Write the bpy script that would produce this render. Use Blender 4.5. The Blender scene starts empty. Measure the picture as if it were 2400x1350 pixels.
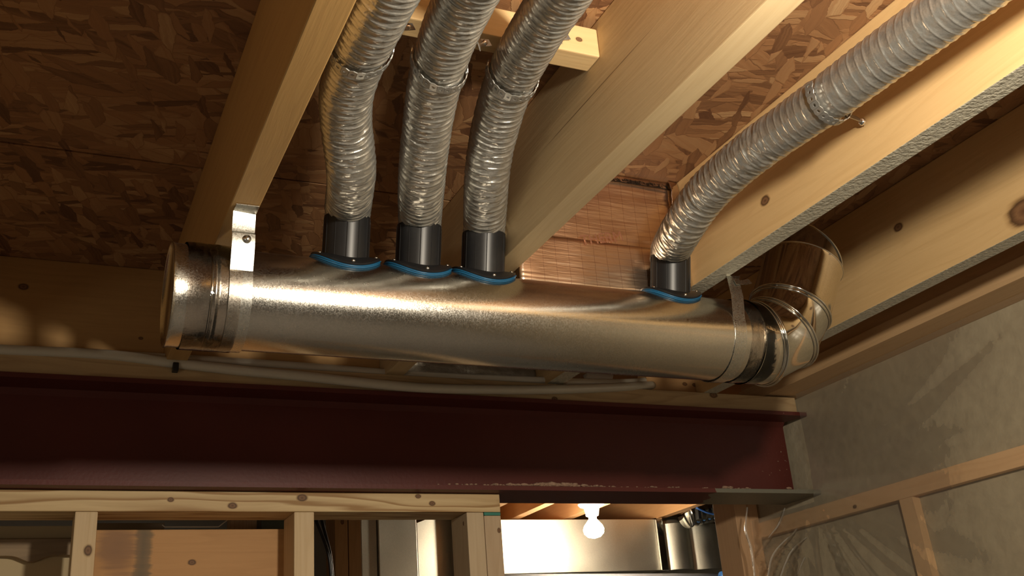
import bpy, bmesh, math, random
from mathutils import Vector, Matrix, noise

S = bpy.context.scene
C = S.collection
random.seed(7)

# ---------------------------------------------------------------- camera
cam_d = bpy.data.cameras.new('camera')
cam_d.sensor_width = 36.0
cam_d.lens = 36.0 * 2429.3 / 2400.0
cam_d.clip_start = 0.02
cam = bpy.data.objects.new('camera', cam_d)
C.objects.link(cam)
W = ((0.91046630, 0.08901179, 0.40389109), (-0.40681695, 0.36867042, 0.83581223), (-0.07450556, -0.92528862, 0.37187350))
cam.matrix_world = Matrix(((W[0][0], -W[0][1], -W[0][2], 0), (W[1][0], -W[1][1], -W[1][2], 0),
                           (W[2][0], -W[2][1], -W[2][2], 0), (0, 0, 0, 1)))
S.camera = cam

# ---------------------------------------------------------------- world, exposure
world = bpy.data.worlds.new('world')
S.world = world
world.use_nodes = True
world.node_tree.nodes['Background'].inputs[0].default_value = (1.0, 0.82, 0.6, 1)
world.node_tree.nodes['Background'].inputs[1].default_value = 0.012
S.view_settings.view_transform = 'Standard'
S.view_settings.look = 'None'
S.view_settings.gamma = 1.0
S.view_settings.use_curve_mapping = False
S.view_settings.exposure = 0.1

def lamp(name, loc, power, col, radius, label, cat):
    d = bpy.data.lights.new(name, 'POINT')
    d.energy = power; d.color = col; d.shadow_soft_size = radius
    o = bpy.data.objects.new(name, d); o.location = loc
    C.objects.link(o)
    return o

lamp('room_lamp', (0.588, 0.25, 0.516), 44.0, (1.0, 0.88, 0.70), 0.035, 'lamp', 'lamp')
lamp('soft_fill_light', (-1.9, -0.8, -0.4), 17.0, (1.0, 0.88, 0.70), 0.30, 'lamp', 'lamp')  # added soft fill from low left, out of view, no real lamp there

# ---------------------------------------------------------------- helpers
def P(u, v):
    a = ((u - 1200) / 2429.3, (v - 675) / 2429.3, 1.0)
    return Vector([sum(W[i][k] * a[k] for k in range(3)) for i in range(3)])
def at_y(u, v, y):
    r = P(u, v); return r * (y / r.y)
def at_x(u, v, x):
    r = P(u, v); return r * (x / r.x)
def at_z(u, v, z):
    r = P(u, v); return r * (z / r.z)

def tag(o, label=None, cat=None, group=None, kind=None):
    if label: o['label'] = label
    if cat: o['category'] = cat
    if group: o['group'] = group
    if kind: o['kind'] = kind
    return o

def thing(name, loc, label, cat, group=None):
    o = bpy.data.objects.new(name, None)
    o.empty_display_size = 0.05
    o.location = loc
    C.objects.link(o)
    return tag(o, label, cat, group)

def wloc(o):
    v = Vector(o.location)
    while o.parent:
        o = o.parent; v = v + Vector(o.location)
    return v

def obj(name, bm, mat, parent=None, smooth=False, sharp=None):
    if not bm.verts:
        return None
    mn = Vector([min(v.co[i] for v in bm.verts) for i in range(3)])
    mx = Vector([max(v.co[i] for v in bm.verts) for i in range(3)])
    org = Vector(((mn.x + mx.x) / 2, (mn.y + mx.y) / 2, mn.z))
    bmesh.ops.translate(bm, verts=bm.verts, vec=-org)
    me = bpy.data.meshes.new(name)
    bm.to_mesh(me); bm.free()
    if isinstance(mat, (list, tuple)):
        for m in mat: me.materials.append(m)
    else:
        me.materials.append(mat)
    if smooth:
        me.polygons.foreach_set('use_smooth', [True] * len(me.polygons))
        if sharp is not None:
            me.set_sharp_from_angle(angle=math.radians(sharp))
    o = bpy.data.objects.new(name, me)
    C.objects.link(o)
    if parent:
        o.parent = parent
        o.location = org - wloc(parent)
    else:
        o.location = org
    return o

def box(bm, x0, x1, y0, y1, z0, z1, bev=0.0, rot=None, mi=0):
    b = bmesh.new()
    vs = [b.verts.new((x, y, z)) for x in (x0, x1) for y in (y0, y1) for z in (z0, z1)]
    for f in ((0, 1, 3, 2), (4, 6, 7, 5), (0, 4, 5, 1), (2, 3, 7, 6), (0, 2, 6, 4), (1, 5, 7, 3)):
        b.faces.new([vs[i] for i in f])
    bmesh.ops.recalc_face_normals(b, faces=b.faces)
    if bev:
        bmesh.ops.bevel(b, geom=list(b.edges), offset=bev, segments=2, affect='EDGES', profile=0.6)
    if rot:
        bmesh.ops.transform(b, verts=b.verts, matrix=rot)
    merge(bm, b, mi)
    return bm

def merge(bm, b, mi=0):
    mp = {}
    for v in b.verts: mp[v] = bm.verts.new(v.co)
    for f in b.faces:
        try:
            nf = bm.faces.new([mp[v] for v in f.verts]); nf.material_index = f.material_index or mi; nf.smooth = f.smooth
        except ValueError:
            pass
    b.free()

def bx(x0, x1, y0, y1, z0, z1, bev=0.0015, rot=None):
    return box(bmesh.new(), x0, x1, y0, y1, z0, z1, bev, rot)

def about(p, M):
    return Matrix.Translation(p) @ M @ Matrix.Translation(-Vector(p))

def frames(pts):
    n = len(pts); T = []
    for i in range(n):
        T.append((pts[min(i + 1, n - 1)] - pts[max(i - 1, 0)]).normalized())
    u = T[0].cross(Vector((0.31, 0.2, 0.93))).normalized()
    out = []
    for i in range(n):
        u = (u - T[i] * u.dot(T[i])).normalized()
        out.append((pts[i], T[i], u, T[i].cross(u)))
    return out

def catmull(pts, step):
    pts = [Vector(p) for p in pts]
    P0 = [pts[0] * 2 - pts[1]] + pts + [pts[-1] * 2 - pts[-2]]
    dense = []
    for i in range(1, len(P0) - 2):
        a, b, c, d = P0[i - 1:i + 3]
        for k in range(60):
            t = k / 60
            dense.append(0.5 * ((2 * b) + (c - a) * t + (2 * a - 5 * b + 4 * c - d) * t * t + (3 * b - a - 3 * c + d) * t ** 3))
    dense.append(pts[-1])
    out = [dense[0]]; acc = 0.0; need = step
    for i in range(1, len(dense)):
        a, b = dense[i - 1], dense[i]; L = (b - a).length
        while acc + L >= need:
            out.append(a.lerp(b, (need - acc) / L)); need += step
        acc += L
    return out

def tube(bm, pts, r, seg=16, cap=True, rf=None):
    rings = []
    for i, (p, t, u, w) in enumerate(frames(pts)):
        rr = rf(i) if rf else r
        rings.append([bm.verts.new(p + (u * math.cos(a) + w * math.sin(a)) * rr) for a in [2 * math.pi * k / seg for k in range(seg)]])
    for i in range(len(rings) - 1):
        for k in range(seg):
            f = bm.faces.new((rings[i][k], rings[i][(k + 1) % seg], rings[i + 1][(k + 1) % seg], rings[i + 1][k])); f.smooth = True
    if cap:
        bm.faces.new(rings[0][::-1]); bm.faces.new(rings[-1])
    return rings

def lathe(bm, c, axis, prof, seg=48, smooth=True):
    """profile: (distance along axis, radius)"""
    axis = Vector(axis).normalized(); c = Vector(c)
    u = axis.orthogonal().normalized(); w = axis.cross(u)
    rings = []
    for (h, r) in prof:
        if r < 1e-6:
            rings.append([bm.verts.new(c + axis * h)]); continue
        rings.append([bm.verts.new(c + axis * h + (u * math.cos(a) + w * math.sin(a)) * r) for a in [2 * math.pi * k / seg for k in range(seg)]])
    for i in range(len(rings) - 1):
        A, B = rings[i], rings[i + 1]
        for k in range(seg):
            k2 = (k + 1) % seg
            if len(A) == 1 and len(B) == 1: continue
            if len(A) == 1: f = bm.faces.new((A[0], B[k2], B[k]))
            elif len(B) == 1: f = bm.faces.new((A[k], A[k2], B[0]))
            else: f = bm.faces.new((A[k], A[k2], B[k2], B[k]))
            f.smooth = smooth
    bmesh.ops.recalc_face_normals(bm, faces=bm.faces)
    return bm

# ---------------------------------------------------------------- materials
def new_mat(name):
    m = bpy.data.materials.new(name); m.use_nodes = True
    nt = m.node_tree; b = nt.nodes['Principled BSDF']
    return m, nt, b

def N(nt, kind, **kw):
    n = nt.nodes.new(kind)
    for k, v in kw.items():
        if k in n.inputs.keys(): n.inputs[k].default_value = v
        else: setattr(n, k, v)
    return n

def vmul(nt, src, s, off=(0, 0, 0)):
    n = nt.nodes.new('ShaderNodeMapping')
    n.inputs['Scale'].default_value = s; n.inputs['Location'].default_value = off
    nt.links.new(src, n.inputs['Vector']); return n.outputs[0]

def ramp(nt, src, stops):
    n = nt.nodes.new('ShaderNodeValToRGB'); e = n.color_ramp.elements
    while len(e) < len(stops): e.new(0.5)
    for i, (p, c) in enumerate(stops):
        e[i].position = p; e[i].color = (*c, 1) if len(c) == 3 else c
    nt.links.new(src, n.inputs[0]); return n.outputs[0]

def mixc(nt, fac, a, b, mode='MIX'):
    n = nt.nodes.new('ShaderNodeMix'); n.data_type = 'RGBA'; n.blend_type = mode
    for s, v in ((0, fac), (6, a), (7, b)):
        if isinstance(v, (int, float)): n.inputs[s].default_value = v
        elif isinstance(v, tuple): n.inputs[s].default_value = (*v, 1)
        else: nt.links.new(v, n.inputs[s])
    return n.outputs[2]

def math_n(nt, op, a, b=None, c=None):
    n = nt.nodes.new('ShaderNodeMath'); n.operation = op
    for i, v in enumerate((a, b, c)):
        if v is None: continue
        if isinstance(v, (int, float)): n.inputs[i].default_value = v
        else: nt.links.new(v, n.inputs[i])
    return n.outputs[0]

def bump(nt, b, h, dist, strength=1.0):
    n = nt.nodes.new('ShaderNodeBump'); n.inputs['Distance'].default_value = dist; n.inputs['Strength'].default_value = strength
    nt.links.new(h, n.inputs['Height']); nt.links.new(n.outputs[0], b.inputs['Normal'])

_ws = [0]
def wood(name, light, dark, axis='y', knots=(), ring=0.55, rough=0.6, seed=None, spots=()):
    """sawn lumber; axis = grain direction; knots in place coordinates (x, y, z, radius)"""
    _ws[0] += 1
    sd = seed if seed is not None else _ws[0] * 3.7
    m, nt, b = new_mat(name)
    pos = nt.nodes.new('ShaderNodeNewGeometry').outputs['Position']
    al, ac = 0.9, 14.0
    sc = {'x': (al, ac, ac), 'y': (ac, al, ac), 'z': (ac, ac, al)}[axis]
    pw = N(nt, 'ShaderNodeTexNoise', Scale=2.2, Detail=2.0)
    nt.links.new(pos, pw.inputs['Vector'])
    warp = nt.nodes.new('ShaderNodeVectorMath'); warp.operation = 'MULTIPLY_ADD'
    nt.links.new(pw.outputs['Color'], warp.inputs[0]); warp.inputs[1].default_value = (0.035,) * 3; nt.links.new(pos, warp.inputs[2])
    src = warp.outputs[0]
    p1 = vmul(nt, src, sc, (sd, sd * 1.3, sd * .7))
    n1 = N(nt, 'ShaderNodeTexNoise', Scale=1.0, Detail=2.0, Roughness=0.5); nt.links.new(p1, n1.inputs['Vector'])
    rings = math_n(nt, 'FRACT', math_n(nt, 'MULTIPLY', n1.outputs['Fac'], 13.0))
    rr = ramp(nt, rings, [(0.0, (0, 0, 0)), (0.55, (0.25,) * 3), (0.86, (1, 1, 1)), (1.0, (0, 0, 0))])
    p2 = vmul(nt, src, tuple(s * (9 if s > 1 else 6) for s in sc), (sd, 0, 0))
    n2 = N(nt, 'ShaderNodeTexNoise', Scale=1.0, Detail=5.0, Roughness=0.65); nt.links.new(p2, n2.inputs['Vector'])
    n3 = N(nt, 'ShaderNodeTexNoise', Scale=3.0, Detail=3.0); nt.links.new(pos, n3.inputs['Vector'])
    fac = math_n(nt, 'ADD', math_n(nt, 'MULTIPLY', rr, ring * 0.6), math_n(nt, 'MULTIPLY', math_n(nt, 'SUBTRACT', n2.outputs['Fac'], 0.42), 0.8))
    fac = math_n(nt, 'ADD', fac, math_n(nt, 'MULTIPLY', math_n(nt, 'SUBTRACT', n3.outputs['Fac'], 0.5), 0.5))
    n = math_n(nt, 'MINIMUM', math_n(nt, 'MAXIMUM', fac, 0.0), 1.0)
    col = mixc(nt, n, light, dark)
    for i, k in enumerate(knots):
        kx, ky, kz, kr = k
        d = nt.nodes.new('ShaderNodeVectorMath'); d.operation = 'SUBTRACT'
        nt.links.new(pos, d.inputs[0]); d.inputs[1].default_value = (kx, ky, kz)
        s2 = {'x': (0.7, 1, 1), 'y': (1, 0.7, 1), 'z': (1, 1, 0.7)}[axis]
        dm = nt.nodes.new('ShaderNodeVectorMath'); dm.operation = 'MULTIPLY'
        nt.links.new(d.outputs[0], dm.inputs[0]); dm.inputs[1].default_value = s2
        ln = nt.nodes.new('ShaderNodeVectorMath'); ln.operation = 'LENGTH'; nt.links.new(dm.outputs[0], ln.inputs[0])
        q = math_n(nt, 'DIVIDE', ln.outputs['Value'], kr)
        q = math_n(nt, 'ADD', q, math_n(nt, 'MULTIPLY', math_n(nt, 'SUBTRACT', n2.outputs['Fac'], 0.5), 0.5))
        kc = ramp(nt, q, [(0.0, (0.10, 0.045, 0.02)), (0.35, (0.20, 0.10, 0.045)), (0.62, (0.07, 0.03, 0.012)), (0.8, tuple(x * 0.8 for x in dark)), (1.0, tuple(x for x in dark))])
        ka = ramp(nt, q, [(0.0, (1,) * 3), (0.72, (0.95,) * 3), (1.0, (0,) * 3)])
        col = mixc(nt, ka, col, kc)
    for (kx, ky, kz, rx, ry, rz, c3) in spots:      # stains with a shape of their own
        d = nt.nodes.new('ShaderNodeVectorMath'); d.operation = 'SUBTRACT'
        nt.links.new(pos, d.inputs[0]); d.inputs[1].default_value = (kx, ky, kz)
        dm = nt.nodes.new('ShaderNodeVectorMath'); dm.operation = 'DIVIDE'
        nt.links.new(d.outputs[0], dm.inputs[0]); dm.inputs[1].default_value = (rx, ry, rz)
        ln = nt.nodes.new('ShaderNodeVectorMath'); ln.operation = 'LENGTH'; nt.links.new(dm.outputs[0], ln.inputs[0])
        q = math_n(nt, 'ADD', ln.outputs['Value'], math_n(nt, 'ADD', math_n(nt, 'MULTIPLY', math_n(nt, 'SUBTRACT', n3.outputs['Fac'], 0.5), 2.4), math_n(nt, 'MULTIPLY', math_n(nt, 'SUBTRACT', n2.outputs['Fac'], 0.5), 1.5)))
        ka = ramp(nt, q, [(0.0, (0.85,) * 3), (0.6, (0.7,) * 3), (1.0, (0,) * 3)])
        col = mixc(nt, ka, col, c3)
    nt.links.new(col, b.inputs['Base Color'])
    b.inputs['Roughness'].default_value = rough
    b.inputs['Specular IOR Level'].default_value = 0.35
    bump(nt, b, n2.outputs['Fac'], 0.0012, 0.35)
    return m

def osb_mat():
    m, nt, b = new_mat('osb')
    pos = nt.nodes.new('ShaderNodeNewGeometry').outputs['Position']
    nz = N(nt, 'ShaderNodeTexNoise', Scale=14.0, Detail=6.0, Roughness=0.65); nt.links.new(pos, nz.inputs['Vector'])
    wp = nt.nodes.new('ShaderNodeVectorMath'); wp.operation = 'MULTIPLY_ADD'
    nt.links.new(nz.outputs['Color'], wp.inputs[0]); wp.inputs[1].default_value = (0.022,) * 3; nt.links.new(pos, wp.inputs[2])
    layers = []
    for ang, sx, sy, off in ((0.12, 8, 34, 0), (0.95, 11, 40, 5), (-0.55, 9, 30, 9), (-0.08, 6, 46, 14), (0.4, 9, 38, 21), (-0.25, 16, 75, 31), (1.25, 18, 60, 43)):
        mp = nt.nodes.new('ShaderNodeMapping')
        mp.vector_type = 'TEXTURE'
        mp.inputs['Rotation'].default_value = (0, 0, ang); mp.inputs['Scale'].default_value = (1 / sx, 1 / sy, 1 / 3); mp.inputs['Location'].default_value = (off, off * .7, 0)
        nt.links.new(wp.outputs[0], mp.inputs['Vector'])
        v = N(nt, 'ShaderNodeTexVoronoi', Scale=1.0, Randomness=0.95); nt.links.new(mp.outputs[0], v.inputs['Vector'])
        e = nt.nodes.new('ShaderNodeTexVoronoi'); e.feature = 'DISTANCE_TO_EDGE'; e.inputs['Scale'].default_value = 1.0; e.inputs['Randomness'].default_value = 0.95
        nt.links.new(mp.outputs[0], e.inputs['Vector'])
        sp = nt.nodes.new('ShaderNodeSeparateColor'); nt.links.new(v.outputs['Color'], sp.inputs[0])
        g = N(nt, 'ShaderNodeTexNoise', Scale=1.0, Detail=4.0); g2 = vmul(nt, mp.outputs[0], (0.5, 4.0, 1)); nt.links.new(g2, g.inputs['Vector'])
        tone = math_n(nt, 'ADD', math_n(nt, 'MULTIPLY', sp.outputs[0], 0.85), math_n(nt, 'MULTIPLY', math_n(nt, 'SUBTRACT', g.outputs['Fac'], 0.5), 0.45))
        edge = ramp(nt, e.outputs['Distance'], [(0.0, (0.5,) * 3), (0.05, (1,) * 3)])
        tone = math_n(nt, 'MULTIPLY', tone, edge)
        layers.append((tone, sp.outputs[1]))
    t = layers[0][0]
    for tone, sel in layers[1:]:
        s = math_n(nt, 'GREATER_THAN', sel, 0.62)
        mx = nt.nodes.new('ShaderNodeMix'); nt.links.new(s, mx.inputs[0]); nt.links.new(t, mx.inputs[2]); nt.links.new(tone, mx.inputs[3])
        t = mx.outputs[0]
    col = ramp(nt, t, [(0.0, (0.12, 0.052, 0.024)), (0.2, (0.23, 0.112, 0.050)), (0.5, (0.31, 0.155, 0.068)), (0.8, (0.38, 0.22, 0.105)), (1.0, (0.50, 0.33, 0.17))])
    nt.links.new(col, b.inputs['Base Color'])
    b.inputs['Roughness'].default_value = 0.55
    bump(nt, b, t, 0.0025, 0.5)
    return m

def metal(name, col=(0.62, 0.60, 0.55), rough=0.25, grain=0.0, aniso=0.0, dirt=0.12, bstr=0.0, bscale=60, metl=1.0):
    m, nt, b = new_mat(name)
    pos = nt.nodes.new('ShaderNodeNewGeometry').outputs['Position']
    n1 = N(nt, 'ShaderNodeTexNoise', Scale=6.0, Detail=4.0); nt.links.new(pos, n1.inputs['Vector'])
    v = N(nt, 'ShaderNodeTexVoronoi', Scale=650.0); nt.links.new(pos, v.inputs['Vector'])
    sp = nt.nodes.new('ShaderNodeSeparateColor'); nt.links.new(v.outputs['Color'], sp.inputs[0])
    f = math_n(nt, 'ADD', math_n(nt, 'MULTIPLY', n1.outputs['Fac'], 0.7), math_n(nt, 'MULTIPLY', sp.outputs[0], 0.3))
    c = mixc(nt, f, tuple(x * (1 - dirt * 2) for x in col), tuple(min(1, x * (1 + dirt)) for x in col))
    nt.links.new(c, b.inputs['Base Color'])
    b.inputs['Metallic'].default_value = metl
    r = math_n(nt, 'ADD', math_n(nt, 'MULTIPLY', sp.outputs[1], grain), math_n(nt, 'ADD', math_n(nt, 'MULTIPLY', n1.outputs['Fac'], rough * 0.5), rough * 0.75))
    nt.links.new(r, b.inputs['Roughness'])
    nf = N(nt, 'ShaderNodeTexNoise', Scale=700.0, Detail=1.0); nt.links.new(pos, nf.inputs['Vector'])
    h = math_n(nt, 'MULTIPLY', nf.outputs['Fac'], 0.05 * (1 if grain else 0))
    if bstr or grain:
        n2 = N(nt, 'ShaderNodeTexNoise', Scale=float(bscale), Detail=3.0); nt.links.new(pos, n2.inputs['Vector'])
        h = math_n(nt, 'ADD', h, math_n(nt, 'MULTIPLY', n2.outputs['Fac'], bstr))
        bump(nt, b, h, 0.001, 1.0)
    return m

def plain(name, col, rough=0.5, metallic=0.0, nscale=20, var=0.15, bmp=0.0, spec=0.5):
    m, nt, b = new_mat(name)
    pos = nt.nodes.new('ShaderNodeNewGeometry').outputs['Position']
    n1 = N(nt, 'ShaderNodeTexNoise', Scale=float(nscale), Detail=5.0); nt.links.new(pos, n1.inputs['Vector'])
    c = mixc(nt, n1.outputs['Fac'], tuple(x * (1 - var) for x in col), tuple(min(1, x * (1 + var)) for x in col))
    nt.links.new(c, b.inputs['Base Color'])
    b.inputs['Roughness'].default_value = rough; b.inputs['Metallic'].default_value = metallic
    b.inputs['Specular IOR Level'].default_value = spec
    if bmp: bump(nt, b, n1.outputs['Fac'], bmp, 1.0)
    return m

def film_mat(name, gloss, rough, tint=(1, 1, 1), bs=30, bd=0.004, haze=0.0):
    m = bpy.data.materials.new(name); m.use_nodes = True; nt = m.node_tree
    nt.nodes.clear()
    out = nt.nodes.new('ShaderNodeOutputMaterial')
    tr = nt.nodes.new('ShaderNodeBsdfTransparent'); tr.inputs[0].default_value = (*tint, 1)
    gl = nt.nodes.new('ShaderNodeBsdfGlossy'); gl.inputs['Roughness'].default_value = rough
    pos = nt.nodes.new('ShaderNodeNewGeometry').outputs['Position']
    n1 = N(nt, 'ShaderNodeTexNoise', Scale=float(bs), Detail=4.0); nt.links.new(pos, n1.inputs['Vector'])
    bp = nt.nodes.new('ShaderNodeBump'); bp.inputs['Distance'].default_value = bd; nt.links.new(n1.outputs['Fac'], bp.inputs['Height'])
    nt.links.new(bp.outputs[0], gl.inputs['Normal'])
    fr = nt.nodes.new('ShaderNodeFresnel'); fr.inputs[0].default_value = 1.45; nt.links.new(bp.outputs[0], fr.inputs['Normal'])
    mx = nt.nodes.new('ShaderNodeMixShader')
    f = math_n(nt, 'MINIMUM', math_n(nt, 'MULTIPLY', fr.outputs[0], gloss), 1.0)
    nt.links.new(f, mx.inputs[0]); nt.links.new(tr.outputs[0], mx.inputs[1]); nt.links.new(gl.outputs[0], mx.inputs[2])
    last = mx.outputs[0]
    if haze:
        df = nt.nodes.new('ShaderNodeBsdfDiffuse'); df.inputs[0].default_value = (0.8, 0.78, 0.72, 1)
        m2 = nt.nodes.new('ShaderNodeMixShader'); m2.inputs[0].default_value = haze
        nt.links.new(last, m2.inputs[1]); nt.links.new(df.outputs[0], m2.inputs[2]); last = m2.outputs[0]
    nt.links.new(last, out.inputs[0])
    return m

def emit(name, col, s):
    m, nt, b = new_mat(name)
    b.inputs['Emission Color'].default_value = (*col, 1); b.inputs['Emission Strength'].default_value = s
    b.inputs['Base Color'].default_value = (0.9, 0.9, 0.9, 1)
    return m

PINE_L, PINE_D = (0.62, 0.42, 0.20), (0.46, 0.28, 0.115)
OLD_L, OLD_D = (0.46, 0.27, 0.12), (0.30, 0.16, 0.065)
M_osb = osb_mat()
M_duct = metal('galvanized_steel', (0.66, 0.635, 0.58), 0.17, grain=0.10, bstr=0.05, bscale=25)
M_elbow = metal('bright_galvanized_steel', (0.70, 0.68, 0.62), 0.09, bstr=0.25, bscale=14)
M_strap = metal('strap_steel', (0.66, 0.65, 0.60), 0.26, grain=0.10, bstr=0.05)
M_trunk = metal('sheet_metal', (0.72, 0.69, 0.60), 0.48, bstr=0.35, bscale=9)
M_screw = metal('screw_zinc', (0.8, 0.8, 0.78), 0.2)
M_black = plain('black_plastic', (0.012, 0.012, 0.013), 0.38, nscale=90, spec=0.4)
M_blue = plain('blue_gasket', (0.010, 0.10, 0.22), 0.35)
M_hose = metal('silver_duct_fabric', (0.62, 0.61, 0.57), 0.31, bstr=0.9, bscale=120, metl=0.85)
M_primer = None
M_tape = film_mat('clear_tape', 1.6, 0.08, (0.97, 0.93, 0.90), bs=70, bd=0.001)
M_poly = film_mat('clear_poly_sheet', 0.38, 0.28, (0.97, 0.96, 0.93), bs=7, bd=0.002, haze=0.04)

H, J = 0.84, 0.64        # subfloor underside and joist bottoms, measured from the lens
FLOOR = -1.62

# ---------------------------------------------------------------- setting
def struct(name, bm, m, parent=None, **k):
    o = obj(name, bm, m, parent, **k)
    if not parent: o['kind'] = 'structure'
    return o

M_conc = plain('concrete_floor', (0.36, 0.36, 0.35), 0.7, nscale=6, bmp=0.002)
struct('floor', bx(-3.6, 4.2, -3.4, 4.7, FLOOR - 0.1, FLOOR, 0), M_conc)
b = bmesh.new()
YS = 1.534
box(b, -3.6, 4.2, -3.4, YS - 0.0025, H, H + 0.018)
box(b, -3.6, 4.2, YS + 0.0025, 4.7, H, H + 0.018)
box(b, -3.6, 4.2, YS - 0.02, YS + 0.02, H + 0.019, H + 0.03)
struct('ceiling', b, M_osb)

def wall_mat():
    m, nt, b = new_mat('foundation_wall')
    pos = nt.nodes.new('ShaderNodeNewGeometry').outputs['Position']
    n1 = N(nt, 'ShaderNodeTexNoise', Scale=3.2, Detail=6.0, Roughness=0.6); nt.links.new(pos, n1.inputs['Vector'])
    n2 = N(nt, 'ShaderNodeTexNoise', Scale=40.0, Detail=6.0); nt.links.new(pos, n2.inputs['Vector'])
    c = ramp(nt, n1.outputs['Fac'], [(0.3, (0.33, 0.275, 0.195)), (0.5, (0.39, 0.335, 0.235)), (0.7, (0.45, 0.39, 0.275))])
    c = mixc(nt, 0.35, c, ramp(nt, n2.outputs['Fac'], [(0.3, (0.30, 0.255, 0.18)), (0.7, (0.48, 0.42, 0.30))]))
    nt.links.new(c, b.inputs['Base Color']); b.inputs['Roughness'].default_value = 0.85
    h = math_n(nt, 'ADD', n2.outputs['Fac'], math_n(nt, 'MULTIPLY', n1.outputs['Fac'], 2.0))
    bump(nt, b, h, 0.004, 0.6)
    return m
M_wall = wall_mat()
WX = 1.695
struct('wall_right', bx(WX, WX + 0.2, -3.4, 2.30, FLOOR, 0.6445, 0), M_wall)
M_plaster = plain('grey_wall', (0.40, 0.39, 0.36), 0.8, nscale=5)
struct('wall_back', bx(-3.6, 4.2, 4.6, 4.7, FLOOR, H, 0), M_plaster)
struct('wall_left', bx(-3.6, -3.5, -3.4, 4.6, FLOOR, H, 0), M_plaster)
struct('wall_front', bx(-3.5, 4.1, -3.4, -3.3, FLOOR, H, 0), M_plaster)
struct('wall_far_right', bx(4.1, 4.2, -3.4, 4.6, FLOOR, H, 0), M_plaster)

# ---------------------------------------------------------------- joists
JW = 0.038
JX = {0: -0.195, 1: 0.205, 2: 0.6325, 3: 0.998, 4: 1.405}
def jx(n): return JX[n]
def joist(n, y0, y1, mat, label, x=None, z0=J, group=None):
    xl = jx(n) if x is None else x
    b = bx(xl, xl + JW, y0, y1, z0, H - 0.0005, 0.0016)
    if isinstance(mat, list):
        for f in b.faces:
            if f.normal.z < -0.7: f.material_index = 1
        b.normal_update()
        for f in b.faces:
            if f.normal.z < -0.7: f.material_index = 1
    o = obj('floor_joist', b, mat)
    return tag(o, label, 'joist', group)

YB = 1.966
kj3 = at_x(1793, 470, jx(3)); kj4 = at_x(2400, 495, jx(4)); kj4b = at_x(2105, 532, jx(4))
M_speck = plain('weathered_edge', (0.46, 0.43, 0.34), 0.7, nscale=190, var=0.5, bmp=0.003)
joist(1, -3.3, YB + 0.10, wood('lumber_amber', (0.50, 0.30, 0.11), (0.36, 0.20, 0.07), 'y', ring=0.35),
      'pine floor joist carrying the wide metal strap at the capped duct end')
ck = (at_x(1480, 105, jx(2)) + at_x(1340, 290, jx(2))) / 2
joist(2, -3.3, YB + 0.10, wood('lumber_tan', (0.58, 0.44, 0.25), (0.42, 0.28, 0.14), 'y', ring=0.3, spots=[(ck.x, ck.y, ck.z, 0.01, 0.16, 0.0011, (0.10, 0.05, 0.02))]),
      'pine floor joist right of the three grouped flex hoses, butted by the cut batten')
joist(3, -3.3, YB + 0.10, [wood('lumber_gold', PINE_L, PINE_D, 'y', knots=[(kj3.x, kj3.y, kj3.z, 0.010)], ring=0.3), M_speck],
      'golden floor joist directly behind the single flex hose with a small round knot')
joist(4, -3.3, YB + 0.10, [wood('lumber_gold_knotty', PINE_L, PINE_D, 'y', knots=[(kj4.x, kj4.y, kj4.z, 0.030), (kj4b.x, kj4b.y, kj4b.z, 0.01)], ring=0.3), M_speck],
      'floor joist nearest the foundation wall, upper half in shadow, lower half lit')
joist(0, -3.3, YB + 0.10, wood('lumber_dim', (0.50, 0.30, 0.11), (0.36, 0.20, 0.07), 'y'), 'floor joist beyond the left edge of the photo')
M_back = wood('lumber_orange', (0.56, 0.30, 0.13), (0.42, 0.21, 0.08), 'y', ring=0.3)
for k, (x, lab) in enumerate(((1.452, 'orange pine joist in the lit far room left of the bulb'),
                              (1.63, 'short orange pine joist in the far room just left of the bulb base'),
                              (1.855, 'orange pine joist in the lit far room behind the porcelain bulb holder'),
                              (2.262, 'orange pine far room joist right of the bulb, its bottom edge brightly lit'))):
    joist(0, YB + 0.11, 4.55, M_back, lab, x=x)
for x in ():
    joist(0, YB + 0.11, 4.55, M_back, 'joist of the far room hidden above the stud partition', x=x, group='hidden far room joists')

# rim joist and sill on the foundation wall
M_rim = wood('lumber_rim', (0.50, 0.31, 0.16), (0.36, 0.20, 0.09), 'y', ring=0.3)
tag(obj('rim_joist', bx(1.600, 1.638, -3.3, 2.04, 0.6835, H - 0.0005), M_rim),
    'brown rim joist running along the top of the foundation wall', 'joist')
tag(obj('sill_plate', bx(1.592, WX + 0.13, -3.3, 2.04, 0.645, 0.683), wood('lumber_sill', (0.55, 0.36, 0.19), (0.40, 0.24, 0.11), 'y', ring=0.3)),
    'lit lumber sill plate lying on top of the foundation wall', 'plate')

# ---------------------------------------------------------------- blocking over the beam
M_blk = wood('lumber_blocking', (0.44, 0.26, 0.10), (0.30, 0.165, 0.06), 'x', knots=[(*at_y(55, 672, YB), 0.008), (*at_y(330, 793, YB), 0.004)], ring=0.3)
tag(obj('blocking', bx(jx(0) + JW, jx(1), YB, YB + 0.038, J, H - 0.0005), M_blk), 'dim pine blocking board left of the capped duct end, above the white pipes', 'board')
tag(obj('blocking', bx(jx(1) + JW, jx(2), YB, YB + 0.038, J, H - 0.0005), M_blk), 'pine blocking board seen below the duct behind the three hoses', 'board')
tag(obj('blocking', bx(jx(3) + JW + 0.235, jx(4), YB - 0.01, YB + 0.028, J, H - 0.0005), wood('lumber_blocking_knotty', OLD_L, OLD_D, 'x',
    knots=[(*at_y(1605, 900, YB - .01), 0.006), (*at_y(1628, 902, YB - .01), 0.006)], ring=0.3)), 'short brown blocking board with two dark nail holes under the right end of the duct', 'board')

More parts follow.
